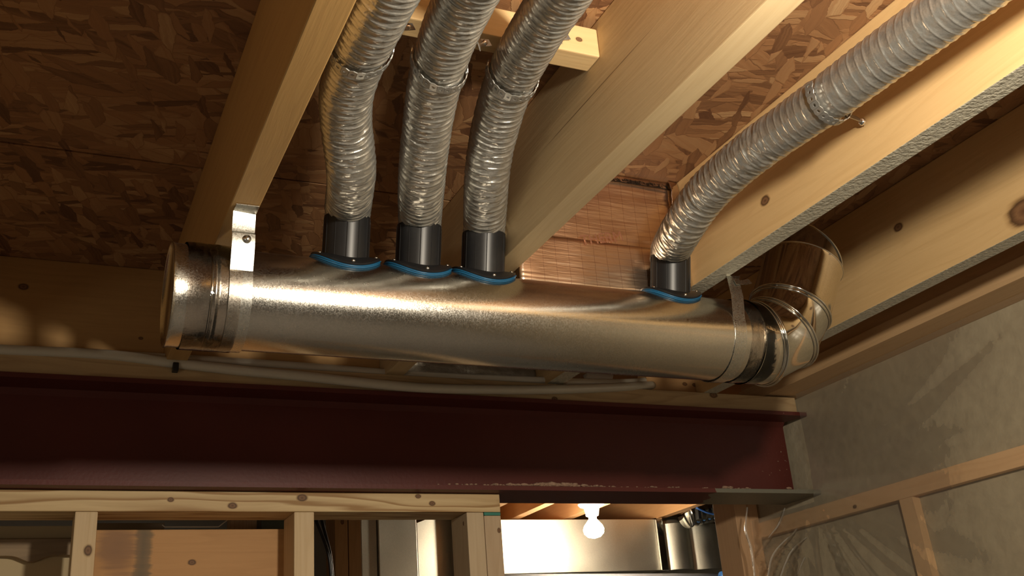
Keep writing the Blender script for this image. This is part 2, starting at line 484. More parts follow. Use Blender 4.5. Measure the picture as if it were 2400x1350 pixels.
# foil faced box between joists 2 and 3
def foil_mat():
    m, nt, b = new_mat('foil_facing')
    pos = nt.nodes.new('ShaderNodeNewGeometry').outputs['Position']
    sx = nt.nodes.new('ShaderNodeSeparateXYZ'); nt.links.new(pos, sx.inputs[0])
    gx = math_n(nt, 'LESS_THAN', math_n(nt, 'FRACT', math_n(nt, 'MULTIPLY', sx.outputs[0], 42.0)), 0.05)
    gz = math_n(nt, 'LESS_THAN', math_n(nt, 'FRACT', math_n(nt, 'MULTIPLY', sx.outputs[2], 80.0)), 0.06)
    g = math_n(nt, 'MAXIMUM', gx, gz)
    c = mixc(nt, math_n(nt, 'MULTIPLY', g, 0.55), (1.0, 0.78, 0.60), (0.62, 0.38, 0.26))
    nt.links.new(c, b.inputs['Base Color']); b.inputs['Metallic'].default_value = 1.0; b.inputs['Roughness'].default_value = 0.28
    w = N(nt, 'ShaderNodeTexNoise', Scale=1.0, Detail=3.0); nt.links.new(vmul(nt, pos, (16, 16, 190)), w.inputs['Vector'])
    w2 = N(nt, 'ShaderNodeTexNoise', Scale=8.0, Detail=2.0); nt.links.new(pos, w2.inputs['Vector'])
    h = math_n(nt, 'ADD', math_n(nt, 'MULTIPLY', w.outputs['Fac'], 1.0), math_n(nt, 'MULTIPLY', w2.outputs['Fac'], 3.0))
    bump(nt, b, h, 0.0016, 0.6)
    return m
M_foil = foil_mat()
FY = 1.362
ft = thing('foil_insulation_panel', (0.845, FY, 0.66), 'copper tinted foil faced insulation panel filling the joist bay behind the duct', 'insulation')
def wavy_sheet(x0, x1, z0, z1, y, nx=40, nz=24, amp=0.002, seed=0, thick=0.003):
    bm = bmesh.new(); g = []
    for s in (0, 1):
        gg = []
        for i in range(nx + 1):
            col = []
            for k in range(nz + 1):
                x = x0 + (x1 - x0) * i / nx; z = z0 + (z1 - z0) * k / nz
                d = amp * (noise.noise(Vector((x * 14 + seed, z * 18, seed))) + 0.6 * noise.noise(Vector((x * 5, z * 90, seed))))
                col.append(bm.verts.new((x, y + d + s * thick, z)))
            gg.append(col)
        g.append(gg)
    for s in (0, 1):
        for i in range(nx):
            for k in range(nz):
                q = [g[s][i][k], g[s][i + 1][k], g[s][i + 1][k + 1], g[s][i][k + 1]]
                f = bm.faces.new(q if s == 0 else q[::-1]); f.smooth = True
    for i in range(nx):
        for k in (0, nz):
            bm.faces.new((g[0][i][k], g[1][i][k], g[1][i + 1][k], g[0][i + 1][k]))
    for k in range(nz):
        for i in (0, nx):
            bm.faces.new((g[0][i][k], g[0][i][k + 1], g[1][i][k + 1], g[1][i][k]))
    bmesh.ops.recalc_face_normals(bm, faces=bm.faces)
    return bm
obj('foil_sheet', wavy_sheet(jx(2) + JW + 0.001, 0.985, 0.700, H - 0.001, FY, seed=1), M_foil, ft)
obj('foil_sheet', wavy_sheet(jx(2) + JW + 0.001, 0.995, 0.615, 0.703, FY - 0.006, nz=10, seed=4), M_foil, ft)
# wrapped right hand corner and top seam in clear tape
cb = wavy_sheet(0.978, 0.9965, 0.700, H - 0.001, FY - 0.008, nx=16, nz=40, amp=0.007, seed=31, thick=0.001)
obj('corner_fold', cb, metal('pink_foil', (0.72, 0.58, 0.50), 0.16, bstr=0.6, bscale=60), ft)
tb = wavy_sheet(jx(2) + JW + 0.002, 0.990, H - 0.018, H - 0.002, FY - 0.004, nx=30, nz=4, amp=0.0015, seed=8, thick=0.001)
obj('seam_tape', tb, M_tape, ft)
# printed letters on the foil
def text_mesh(txt, size, mat, name, parent, M):
    cu = bpy.data.curves.new(name, 'FONT'); cu.body = txt; cu.size = size; cu.extrude = 0.0002
    to = bpy.data.objects.new(name, cu); C.objects.link(to)
    dg = bpy.context.evaluated_depsgraph_get()
    me = bpy.data.meshes.new_from_object(to.evaluated_get(dg))
    bpy.data.objects.remove(to)
    bm = bmesh.new(); bm.from_mesh(me)
    bmesh.ops.transform(bm, verts=bm.verts, matrix=M)
    return obj(name, bm, mat, parent)
M_red = plain('red_ink', (0.66, 0.36, 0.25), 0.35, metallic=0.9)
for tx, u, v, rz in (('THERM', 1365, 575, 0.22), ):
    p = at_y(u, v, FY - 0.009)
    text_mesh(tx, 0.026, M_red, 'printed_lettering', ft, Matrix.Translation(p) @ Matrix.Rotation(math.pi / 2, 4, 'X') @ Matrix.Rotation(rz, 4, 'Z'))
# insulation visible under the duct, between joists 2 and 3
M_ins = plain('grey_wrap', (0.30, 0.26, 0.20), 0.4, metallic=0.4, nscale=60, var=0.4, bmp=0.004)
tag(obj('duct_wrap_batt', wavy_sheet(jx(2) + JW + 0.002, jx(3) - 0.002, J + 0.003, 0.80, YB + 0.010, seed=12, amp=0.008, thick=0.04), M_ins),
    'grey wrapped insulation batt stuffed above the beam, seen just under the middle of the duct', 'insulation')

# ---------------------------------------------------------------- steel beam
def primer():
    m, nt, b = new_mat('oxide_primer')
    pos = nt.nodes.new('ShaderNodeNewGeometry').outputs['Position']
    n1 = N(nt, 'ShaderNodeTexNoise', Scale=5.0, Detail=5.0); nt.links.new(pos, n1.inputs['Vector'])
    n2 = N(nt, 'ShaderNodeTexNoise', Scale=140.0, Detail=3.0); nt.links.new(pos, n2.inputs['Vector'])
    c = mixc(nt, n1.outputs['Fac'], (0.070, 0.015, 0.011), (0.115, 0.024, 0.018))
    sx = nt.nodes.new('ShaderNodeSeparateXYZ'); nt.links.new(pos, sx.inputs[0])
    # worn bare patch on the bottom flange near the wall
    a = math_n(nt, 'ADD', sx.outputs[0], math_n(nt, 'MULTIPLY', n1.outputs['Fac'], 0.5))
    f = math_n(nt, 'MULTIPLY', math_n(nt, 'GREATER_THAN', a, 1.68), math_n(nt, 'LESS_THAN', sx.outputs[2], 0.417))
    c = mixc(nt, math_n(nt, 'MULTIPLY', f, 0.9), c, (0.17, 0.17, 0.13))
    sp = math_n(nt, 'GREATER_THAN', n2.outputs['Fac'], 0.70)
    sp = math_n(nt, 'MULTIPLY', sp, math_n(nt, 'GREATER_THAN', sx.outputs[0], 1.58))
    c = mixc(nt, sp, c, (0.30, 0.22, 0.16))
    nt.links.new(c, b.inputs['Base Color']); b.inputs['Roughness'].default_value = 0.5
    b.inputs['Specular IOR Level'].default_value = 0.3
    bump(nt, b, n2.outputs['Fac'], 0.0006, 0.5)
    return m
BX0, BX1, BY0, BY1, BZ0, BZ1 = -3.45, 1.690, 1.920, 2.055, 0.405, 0.602
bt = thing('steel_beam', (0, (BY0 + BY1) / 2, BZ0), 'dark red primed steel beam crossing below the duct into the wall', 'beam')
b = bmesh.new()
yc = (BY0 + BY1) / 2
prof = [(BY0, BZ0), (BY1, BZ0), (BY1, BZ0 + .009), (yc + .013, BZ0 + .011), (yc + .0035, BZ0 + .022), (yc + .0035, BZ1 - .022), (yc + .013, BZ1 - .011), (BY1, BZ1 - .009),
        (BY1, BZ1), (BY0, BZ1), (BY0, BZ1 - .009), (yc - .013, BZ1 - .011), (yc - .0035, BZ1 - .022), (yc - .0035, BZ0 + .022), (yc - .013, BZ0 + .011), (BY0, BZ0 + .009)]
A = [b.verts.new((BX0, y, z)) for y, z in prof]; B = [b.verts.new((BX1 - (0.025 if abs(y - yc) < .03 else 0.0), y, z)) for y, z in prof]
for i in range(len(prof)):
    k = (i + 1) % len(prof); b.faces.new((A[i], A[k], B[k], B[i]))
b.faces.new(A[::-1]); b.faces.new(B)
bmesh.ops.recalc_face_normals(b, faces=b.faces)
obj('i_section', b, primer(), bt)
# mortar crumbs along the bottom flange
M_mort = plain('mortar', (0.30, 0.19, 0.13), 0.9, nscale=200, var=0.3, bmp=0.001)
b = bmesh.new()
def blob(bm, c, r, sq=0.6):
    g = bmesh.new(); bmesh.ops.create_icosphere(g, subdivisions=2, radius=r)
    s = random.random() * 50
    for v in g.verts:
        v.co *= 1 + 0.45 * noise.noise(v.co / r * 1.4 + Vector((s, s, s)))
        v.co.z *= sq; v.co.x *= 1.3
        v.co += Vector(c)
    merge(bm, g)
for i in range(230):
    u = random.random()
    x = 0.70 + 0.80 * u
    dens = math.exp(-((x - 0.98) / 0.11) ** 2)
    if random.random() > 0.25 + dens: continue
    r = random.uniform(0.0015, 0.0035) + 0.006 * dens * random.random()
    blob(b, (x, BY0 + random.uniform(0.002, 0.010), BZ0 + 0.010 + r * 0.4), r)
obj('mortar_residue', b, M_mort, bt)
b = bmesh.new()
for x in (1.42, 1.435, 1.60): blob(b, (x, BY0 + 0.004, BZ0 + 0.012), 0.006)
obj('mortar_lump', b, M_mort, bt)
# weld or bolt mark high on the web
b = bmesh.new(); p = at_y(1692, 976, yc - 0.004)
lathe(b, p, (0, -1, 0), [(0, 0.016), (0.003, 0.015), (0.003, 0.006), (0.001, 0.0)], 24)
obj('bolt_mark', b, primer(), bt, smooth=True)

# plate on the beam
PY0 = 1.928
tag(obj('beam_plate', bx(BX0, BX1 - 0.02, PY0, 2.05, BZ1 + 0.0003, J), wood('lumber_plate', (0.46, 0.33, 0.18), (0.28, 0.175, 0.085), 'x',
    knots=[(*at_y(1672, 925, PY0), 0.010), (*at_y(1300, 935, PY0), 0.006)], ring=0.8)), 'knotty lumber plate bolted flat along the top of the steel beam', 'plate')

# white PEX pipes on the plate
M_pex = plain('white_pex', (0.50, 0.46, 0.38), 0.35, nscale=30, var=0.06)
def pipe(pts, r, label):
    b = bmesh.new(); tube(b, catmull(pts, 0.012), r, 20)
    return tag(obj('water_pipe', b, M_pex, smooth=True), label, 'pipe', None)
def yp(u, v, y): return at_y(u, v, y)
pipe([yp(-700, 783, 1.953), yp(-200, 809, 1.953), yp(0, 820, 1.953), yp(250, 833, 1.953), yp(420, 842, 1.952), yp(700, 860, 1.946), yp(1000, 882, 1.942), yp(1250, 893, 1.946), yp(1420, 898, 1.950), yp(1500, 896, 1.962), yp(1535, 888, 1.99), yp(1560, 878, 2.04)], 0.0098,
     'rear white plastic water pipe lying on the beam plate under the duct')
pipe([yp(-700, 783, 1.931), yp(-200, 809, 1.931), yp(0, 820, 1.931), yp(250, 832, 1.930), yp(420, 852, 1.925), yp(560, 868, 1.920), yp(700, 881, 1.916), yp(960, 907, 1.912), yp(1150, 913, 1.914), yp(1300, 913, 1.918), yp(1420, 909, 1.924), yp(1505, 904, 1.935), yp(1530, 903, 1.962)], 0.0098,
     'front white plastic water pipe sagging over the front edge of the beam plate')
for (u0, u1, v0, v1, y, lab) in ((423, 436, 826, 857, 1.917, 'upper black pipe clip under the capped duct end'), (406, 419, 848, 868, 1.910, 'lower black pipe clip under the capped duct end')):
    a = at_y(u0, v0, y); c = at_y(u1, v1, y)
    b = bx(a.x, c.x, y, y + 0.018, c.z, a.z, 0.0015)
    ct = tag(obj('pipe_clip', b, M_black), lab, 'clip')

# ---------------------------------------------------------------- round duct
K = 0.96
DY, DZ, DR = 1.407 * K, 0.565 * K, 0.072 * K
dt = thing('round_duct', (0.65, DY, DZ - DR), 'long horizontal galvanized round duct hanging under the joists, capped at its left end', 'duct')
X0, XC, XE = 0.168 * K, 0.225 * K, 1.125 * K
b = bmesh.new()
lathe(b, (X0, DY, DZ), (1, 0, 0), [(0.0, DR - 0.001), (0.05, DR)] + [(0.05 + k * 0.05, DR) for k in range(1, 19)] + [(XE - X0, DR), (XE - X0, DR - 0.002), (0.0, DR - 0.003)], 160)
obj('pipe_body', b, M_duct, dt, smooth=True, sharp=40)
# end cap
b = bmesh.new()
lathe(b, (0.1405, DY, DZ), (1, 0, 0), [(0.004, 0.0), (0.004, DR - 0.004), (0.001, DR - 0.001), (0.0, DR + 0.0012), (0.0008, DR + 0.0024), (0.002, DR + 0.0020), (0.005, DR + 0.0010), (0.050, DR + 0.001), (0.052, DR + 0.0025), (0.055, DR + 0.0025), (0.057, DR + 0.0008), (0.060, DR + 0.0008)], 128)
cap = obj('end_cap', b, M_duct, dt, smooth=True, sharp=50)
def rope(name, x, r, rr, n=90, jig=0.0, arc=(0, 2 * math.pi), mat=None, par=None):
    b = bmesh.new(); pts = []
    for k in range(n + 1):
        a = arc[0] + (arc[1] - arc[0]) * k / n
        pts.append(Vector((x + jig * noise.noise(Vector((a * 2.2, x * 50, 3))), DY + math.cos(a) * r, DZ + math.sin(a) * r)))
    tube(b, pts, rr, 8, cap=False)
    return obj(name, b, mat or M_elbow, par or dt, smooth=True)
rope('crimp_ring', 0.1965 * K, DR + 0.001, 0.0016)
rope('crimp_ring', 0.2015 * K, DR + 0.0005, 0.0012)
# clear tape wound round the joints
def tape(x0, x1, r, seed, parent, amp=0.0018, name='clear_tape'):
    b = bmesh.new(); nx, na = 26, 150; g = []
    for i in range(nx + 1):
        row = []
        for k in range(na):
            a = 2 * math.pi * k / na; x = x0 + (x1 - x0) * i / nx
            n_ = noise.noise(Vector((x * 45 + seed, math.cos(a) * 4, math.sin(a) * 4))) + 0.7 * abs(noise.noise(Vector((x * 130 + seed, math.cos(a) * 2.2 + 9, math.sin(a) * 2.2))))
            w = max(0.0, math.sin(math.pi * i / nx)) ** 0.5
            rr = r + 0.0006 + amp * max(0, n_) * w
            row.append(b.verts.new((x + 0.002 * noise.noise(Vector((a * 1.5, seed, i * .0))), DY + math.cos(a) * rr, DZ + math.sin(a) * rr)))
        g.append(row)
    for i in range(nx):
        for k in range(na):
            f = b.faces.new((g[i][k], g[i][(k + 1) % na], g[i + 1][(k + 1) % na], g[i + 1][k])); f.smooth = True
    return obj(name, b, M_tape, parent, smooth=True)
tape(0.166 * K, 0.236 * K, DR + 0.003, 3.3, dt)
tape(1.092 * K, 1.152 * K, DR + 0.001, 7.1, dt, amp=0.0010)
# small paper label folded on the cap rim
b = bmesh.new()
box(b, 0.1432, 0.1442, DY - 0.062, DY - 0.046, DZ - 0.012, DZ + 0.020, 0)
obj('cap_label', b, plain('paper', (0.45, 0.42, 0.38), 0.5), cap)

# wire/tape glints are in the geometry; elbow of four gores, child of its own thing
ED = [Vector((1, 0, 0)).lerp(Vector((0, 0, 0)), 0)]
uu = Vector((0, -0.0499, 0.99875))
ex1, eL = 1.1593 * K, 0.0558 * K
Apt = Vector((ex1, DY, DZ))
dirs = [Vector((math.cos(math.radians(t)), 0, 0)) + uu * math.sin(math.radians(t)) for t in (0, 25.2, 55.6, 63.1)]
Bpt = Apt + dirs[1] * eL; Cpt = Bpt + dirs[2] * eL
et = thing('duct_elbow', (1.2, DY, DZ - DR), 'shiny segmented round duct elbow turning up into the joist bay beside the wall', 'duct')
def gore(p0, n0, p1, n1, d, r, seg=96, flare=0.0):
    """cylinder of direction d between the planes (p0,n0) and (p1,n1)"""
    b = bmesh.new(); d = d.normalized()
    u = d.cross(Vector((0.3, 0.8, 0.6))).normalized(); w = d.cross(u)
    rows = []
    for t in (0.0, 0.08, 0.5, 0.92, 1.0):
        row = []
        for k in range(seg):
            a = 2 * math.pi * k / seg; rr = r + (0.0022 if t in (0.0, 1.0) else 0)
            o_ = p0 + (u * math.cos(a) + w * math.sin(a)) * rr
            s0 = (p0 - o_).dot(n0) / d.dot(n0); s1 = (p1 - o_).dot(n1) / d.dot(n1)
            row.append(b.verts.new(o_ + d * (s0 + (s1 - s0) * t)))
        rows.append(row)
    for i in range(len(rows) - 1):
        for k in range(seg):
            f = b.faces.new((rows[i][k], rows[i][(k + 1) % seg], rows[i + 1][(k + 1) % seg], rows[i + 1][k])); f.smooth = True
    bmesh.ops.recalc_face_normals(b, faces=b.faces)
    return b
def ring_at(p, n, d, r, rr):
    b = bmesh.new(); n = n.normalized(); d = d.normalized()
    u = d.cross(Vector((0.3, 0.8, 0.6))).normalized(); w = d.cross(u); pts = []
    for k in range(97):
        a = 2 * math.pi * k / 96; o_ = p + (u * math.cos(a) + w * math.sin(a)) * r
        pts.append(o_ + d * ((p - o_).dot(n) / d.dot(n)))
    tube(b, pts, rr, 8, cap=False); return b
nA = (dirs[0] + dirs[1]).normalized(); nB = (dirs[1] + dirs[2]).normalized(); nC = (dirs[2] + dirs[3]).normalized()
RE = DR + 0.001
start = Vector((1.119 * K, DY, DZ))
obj('gore', gore(start, Vector((1, 0, 0)), Apt, nA, dirs[0], RE), M_elbow, et, smooth=True, sharp=35)
obj('gore', gore(Apt, nA, Bpt, nB, dirs[1], RE), M_elbow, et, smooth=True, sharp=35)
obj('gore', gore(Bpt, nB, Cpt, nC, dirs[2], RE), M_elbow, et, smooth=True, sharp=35)
Dpt = Cpt + dirs[3] * 0.1028 * K
obj('gore', gore(Cpt, nC, Dpt, dirs[3], dirs[3], RE), M_elbow, et, smooth=True, sharp=35)
for p, n, d in ((Apt, nA, dirs[0]), (Bpt, nB, dirs[1]), (Cpt, nC, dirs[2])):
    obj('swivel_bead', ring_at(p, n, d, RE + 0.0018, 0.0024), M_elbow, et, smooth=True)
    obj('swivel_bead', ring_at(p - d * 0.007, n, d, RE + 0.0010, 0.0013), M_elbow, et, smooth=True)
obj('swivel_bead', ring_at(Dpt, dirs[3], dirs[3], RE + 0.0008, 0.0020), M_elbow, et, smooth=True)
# short collar beyond the last bead, cut on the skew, with a rolled rim
nE = (dirs[3] + Vector((0.42, 0.0, -0.10))).normalized()
side = (Vector((1, 0, 0)) - dirs[3] * dirs[3].x).normalized()
Ept = Dpt + dirs[3] * (RE * 0.33 + 0.004)
M_dull = metal('dull_galvanized_steel', (0.40, 0.37, 0.33), 0.2)
oc = obj('outlet_collar', gore(Dpt, dirs[3], Ept, nE, dirs[3], RE - 0.003), M_dull, et, smooth=True, sharp=35)
obj('rolled_rim', ring_at(Ept, nE, dirs[3], RE - 0.002, 0.0018), M_elbow, oc, smooth=True)

# ---------------------------------------------------------------- flat hanger straps on the duct
def strip(path, width_dir, w, th, name, mat, parent):
    """flat band following a path (list of points), constant width"""
    b = bmesh.new(); rows = []
    wd = Vector(width_dir).normalized()
    n = len(path)
    for i, p in enumerate(path):
        t = (path[min(i + 1, n - 1)] - path[max(i - 1, 0)]).normalized()
        wv = (wd - t * wd.dot(t)).normalized(); nn = t.cross(wv).normalized()
        rows.append([b.verts.new(p + wv * (s * w / 2) + nn * (q * th / 2)) for s, q in ((-1, -1), (1, -1), (1, 1), (-1, 1))])
    for i in range(n - 1):
        for k in range(4):
            b.faces.new((rows[i][k], rows[i][(k + 1) % 4], rows[i + 1][(k + 1) % 4], rows[i + 1][k]))
    b.faces.new(rows[0][::-1]); b.faces.new(rows[-1])
    bmesh.ops.recalc_face_normals(b, faces=b.faces)
    return obj(name, b, mat, parent, smooth=True, sharp=25)
SX = 0.2255
def arc_pts(x, r, a0, a1, n):
    return [Vector((x, DY + math.cos(a) * r, DZ + math.sin(a) * r)) for a in [a0 + (a1 - a0) * k / n for k in range(n + 1)]]
R2 = DR + 0.0022
st = thing('duct_strap', (SX, 1.27, DZ - DR), 'wide galvanized strap hanging the capped left end of the duct from a joist', 'strap')
path = [Vector((SX + 0.001, y, J - 0.0015)) for y in (1.250, 1.256, 1.262)] + [Vector((SX, 1.268, J - 0.004)), Vector((SX, 1.270, J - 0.012)), Vector((SX, 1.273, J - 0.026)), Vector((SX, 1.273, J - 0.031)), Vector((SX, 1.270, J - 0.034)), Vector((SX, 1.270, J - 0.045)), Vector((SX, 1.274, J - 0.060))]
path += arc_pts(SX, R2, math.radians(168), math.radians(375), 44)
path += [Vector((SX, DY + R2 + 0.001, DZ + 0.05)), Vector((SX, DY + R2, J - 0.001))]
strip(path, (1, 0, 0), 0.030, 0.0012, 'band', M_strap, st)
def screw(c, axis, r, parent, name='screw'):
    b = bmesh.new(); lathe(b, c, axis, [(-0.004, r * 0.4), (0.0, r * 0.5), (0.0, r), (r * 0.35, r * 0.92), (r * 0.7, r * 0.55), (r * 0.8, 0.0)], 16)
    return obj(name, b, M_screw, parent, smooth=True, sharp=50)
screw(Vector((SX + 0.004, 1.2693, J - 0.042)), (0, -0.97, -0.1), 0.006, st)
st2 = thing('duct_strap', (0.997, 1.23, DZ - DR), 'narrower galvanized strap around the right end of the duct next to the elbow', 'strap')
S2 = 1.024
path = [Vector((1.045, 1.303, J - 0.0012)), Vector((1.038, 1.296, J - 0.002)), Vector((1.034, 1.291, J - 0.008)), Vector((1.031, 1.286, J - 0.025)), Vector((1.028, 1.280, J - 0.045)), Vector((S2 + 0.001, DY - R2 * 0.975, DZ + R2 * 0.22))] + arc_pts(S2, R2, math.radians(176), math.radians(372), 40)
path += [Vector((S2 + 0.01, DY + R2 + 0.001, DZ + 0.05)), Vector((1.045, DY + R2, J - 0.001))]
strip(path, (1, -0.12, 0), 0.0215, 0.0011, 'band', M_strap, st2)
strip([Vector((1.032, 1.285, J - 0.018)), Vector((1.050, 1.285, J - 0.017)), Vector((1.066, 1.288, J - 0.012))], (0, 0.4, 1), 0.010, 0.001, 'band_tail', M_strap, st2)

# ---------------------------------------------------------------- takeoff collars
CR = 0.0345 * K
tilt = math.radians(14)
cdir = Vector((0, -math.sin(tilt), math.cos(tilt)))
def takeoff(x, label, top=0.066):
    c0 = Vector((x, DY, DZ)) + cdir * DR
    t = thing('takeoff_collar', c0, label, 'collar', 'black takeoff collars on the duct')
    b = bmesh.new()
    L = top + 0.012
    lathe(b, c0 - cdir * 0.012, cdir, [(0.0, CR), (L - 0.001, CR), (L, CR - 0.001), (L, CR - 0.003), (0.0, CR - 0.003)], 64)
    for k in range(12):      # moulded ribs up the wall
        a = 2 * math.pi * k / 12; u = cdir.orthogonal().normalized(); w = cdir.cross(u)
        q = c0 + (u * math.cos(a) + w * math.sin(a)) * CR
        tube(b, [q - cdir * 0.008, q + cdir * (top - 0.004)], 0.0007, 6)
    obj('spigot', b, M_black, t, smooth=True, sharp=40)
    def saddle(r_in, th, R, name, mat):
        b = bmesh.new(); nr, na = 14, 72; top_ = []; bot = []
        for i in range(nr + 1):
            rho = R * (0.55 + 0.45 * i / nr); rt = []; rb = []
            for k in range(na):
                a = 2 * math.pi * k / na
                px = math.cos(a) * rho
                # wider round ears along the pipe, tighter round it
                q = math.sin(a) * rho * 1.0
                ang = q / DR * 0.98
                base = tilt - ang * -1.0
                ny, nz_ = -math.sin(base), math.cos(base)
                for lst, rr in ((rb, r_in), (rt, r_in + th)):
                    lst.append(b.verts.new((x + px, DY + ny * rr, DZ + nz_ * rr)))
            top_.append(rt); bot.append(rb)
        for i in range(nr):
            for k in range(na):
                k2 = (k + 1) % na
                b.faces.new((top_[i][k], top_[i][k2], top_[i + 1][k2], top_[i + 1][k])).smooth = True
                b.faces.new((bot[i][k], bot[i + 1][k], bot[i + 1][k2], bot[i][k2])).smooth = True
        for k in range(na):
            k2 = (k + 1) % na
            b.faces.new((top_[nr][k], top_[nr][k2], bot[nr][k2], bot[nr][k])).smooth = True
            b.faces.new((top_[0][k], bot[0][k], bot[0][k2], top_[0][k2]))
        bmesh.ops.recalc_face_normals(b, faces=b.faces)
        return obj(name, b, mat, t, smooth=True, sharp=40)
    gk = saddle(DR + 0.0004, 0.0044, 0.0525 * K, 'gasket', M_blue)
    fl = saddle(DR + 0.0049, 0.0035, 0.0515 * K, 'saddle_flange', M_black)
    b = bmesh.new()       # bead of the gasket squeezed out round the rim
    pts = []
    for k in range(73):
        a = 2 * math.pi * k / 72; base = tilt + math.sin(a) * 0.0527 * K / DR * 0.98
        pts.append(Vector((x + math.cos(a) * 0.0527 * K, DY - math.sin(base) * (DR + 0.0042), DZ + math.cos(base) * (DR + 0.0042))))
    tube(b, pts, 0.0009, 6, cap=False)
    obj('gasket_lip', b, M_blue, gk, smooth=True)
    for a in (90, 18, 162, 270):
        a = math.radians(a); base = tilt + math.sin(a) * 0.044 * K / DR
        nrm = Vector((0, -math.sin(base), math.cos(base)))
        screw(Vector((x + math.cos(a) * 0.0455 * K, DY, DZ)) + nrm * (DR + 0.0084), nrm, 0.0028, fl)
    return c0 + cdir * top
HX = []
for u in (812, 981, 1133, 1571):
    lo, hi = 0.0, 1.3
    for _ in range(40):
        mid = (lo + hi) / 2
        p = Vector((mid, DY, DZ)) + cdir * (DR + 0.035)
        q = [sum(W[i][k] * p[i] for i in range(3)) for k in range(3)]
        if 1200 + 2429.3 * q[0] / q[2] > u: hi = mid
        else: lo = mid
    HX.append(lo)
tops = [takeoff(HX[0], 'black round takeoff collar with blue gasket, leftmost on the duct'),
        takeoff(HX[1], 'black round takeoff collar with blue gasket, middle of the tight row of three'),
        takeoff(HX[2], 'black round takeoff collar with blue gasket beside the tan joist, third from left'),
        takeoff(HX[3], 'lone black round takeoff collar with blue gasket near the elbow')]

# ---------------------------------------------------------------- flexible hoses
def nearest(path, u, v):
    best = None
    for i, p in enumerate(path):
        q = [sum(W[a][k] * p[a] for a in range(3)) for k in range(3)]
        d = math.hypot(1200 + 2429.3 * q[0] / q[2] - u, 675 + 2429.3 * q[1] / q[2] - v)
        if best is None or d < best[0]: best = (d, i)
    return best[1]
def flex(pts, R, pitch, label, seed, wr=0.0017, calm=(), pinch=None):
    path = catmull(pts, 0.00105)
    ip = nearest(path, *pinch)
    fr = frames(path); seg = 60; b = bmesh.new(); rings = []
    dp = (lambda s: 1.0 if seed < 30 else max(0.45, 1.0 - max(0.0, s - 0.22) * 4))
    for i, (p, t, u, w) in enumerate(fr):
        s = i * 0.00105; row = []
        cm = 1.0
        for (a0, a1, q) in calm:
            if a0 <= s <= a1: cm = q
        for k in range(seg):
            a = 2 * math.pi * k / seg
            tw = 0.15 * noise.noise(Vector((s * 18, math.cos(a) * .8 + seed, math.sin(a) * .8)))
            ph = (s / pitch + a / (2 * math.pi) + tw) % 1.0
            dd = min(ph, 1 - ph)
            ridge = math.exp(-(dd / 0.06) ** 2)
            sag = 1 - math.exp(-(dd / 0.16) ** 2)
            nz = noise.noise(Vector((s * 75 + seed, math.cos(a) * 2.2, math.sin(a) * 2.2 + s * 30)))
            nz2 = noise.noise(Vector((s * 210 + seed * 2 + 1.2 * math.sin(a * 2), math.cos(a) * 3.4, math.sin(a) * 3.4)))
            lump = noise.noise(Vector((s * 9 + seed, math.cos(a), math.sin(a))))
            r = R - 0.0022 * math.exp(-((i - ip) / 7.0) ** 2) + 0.0012 * dp(s) * ridge - 0.0009 * dp(s) * sag + wr * cm * sag * (1.3 * nz + 0.9 * nz2) + 0.0012 * lump
            row.append(b.verts.new(p + (u * math.cos(a) + w * math.sin(a)) * r))
        rings.append(row)
    for i in range(len(rings) - 1):
        for k in range(seg):
            f = b.faces.new((rings[i][k], rings[i][(k + 1) % seg], rings[i + 1][(k + 1) % seg], rings[i + 1][k])); f.smooth = True
    b.faces.new(rings[0][::-1]); b.faces.new(rings[-1])
    o = tag(obj('flex_hose', b, M_hose), label, 'hose', 'silver flexible hoses')
    o.data.polygons.foreach_set('use_smooth', [True] * len(o.data.polygons))
    return o, path
def D(u, v, d): return P(u, v) * d
HR = 0.0335 * K
def run(x, z, ys):
    return [Vector((x, y, z)) for y in ys]
paths = []
hp = [
    ([tops[0] - cdir * .014, tops[0] + cdir * 0.012, D(823, 400, 1.385), D(812, 300, 1.32), D(813, 215, 1.255), D(838, 130, 1.185), D(880, 40, 1.11), D(925, -50, 1.055), D(1010, -200, 0.97), D(1130, -400, 0.87)], 'silver flexible hose, leftmost of the three, beside the strapped joist', 0.0112, 1.0),
    ([tops[1] - cdir * .014, tops[1] + cdir * 0.012, D(990, 400, 1.43), D(1004, 280, 1.345), D(1022, 180, 1.265), D(1052, 80, 1.18), D(1098, -20, 1.10), D(1160, -120, 1.02), D(1290, -280, 0.92), D(1500, -480, 0.82)], 'silver flexible hose in the middle of the group of three', 0.0112, 1.0),
    ([tops[2] - cdir * .014, tops[2] + cdir * 0.012, D(1141, 420, 1.50), D(1158, 310, 1.44), D(1195, 190, 1.35), D(1245, 95, 1.26), D(1312, -10, 1.165), D(1380, -110, 1.08), D(1500, -260, 0.97), D(1680, -470, 0.87)], 'silver flexible hose, right one of the three, in front of the tan joist', 0.0112, 1.0),
    ([tops[3] - cdir * .014, tops[3] + cdir * 0.008, D(1603, 530, 1.62), D(1660, 450, 1.545), D(1760, 360, 1.46), D(1860, 288, 1.39), D(1960, 217, 1.32), D(2070, 135, 1.255), D(2180, 55, 1.19), D(2290, -25, 1.13), D(2420, -120, 1.07), D(2600, -250, 1.0)], 'lone silver flexible hose running diagonally along the golden joist to the top right', 0.0138, 1.0)]
hoses = []
for i, (pts, lab, pitch, w_) in enumerate(hp):
    calm = [(0.06, 0.12, 0.6), (0.17, 0.22, 0.5), (0.40, 1.2, 0.35)] if i == 3 else [(0.42, 1.2, 0.6)]
    o, pa = flex(pts, HR, pitch, lab, 11.0 * i + 2, calm=calm, pinch=((858, 118), (1030, 150), (1212, 182), (1945, 232))[i])
    hoses.append(pa)

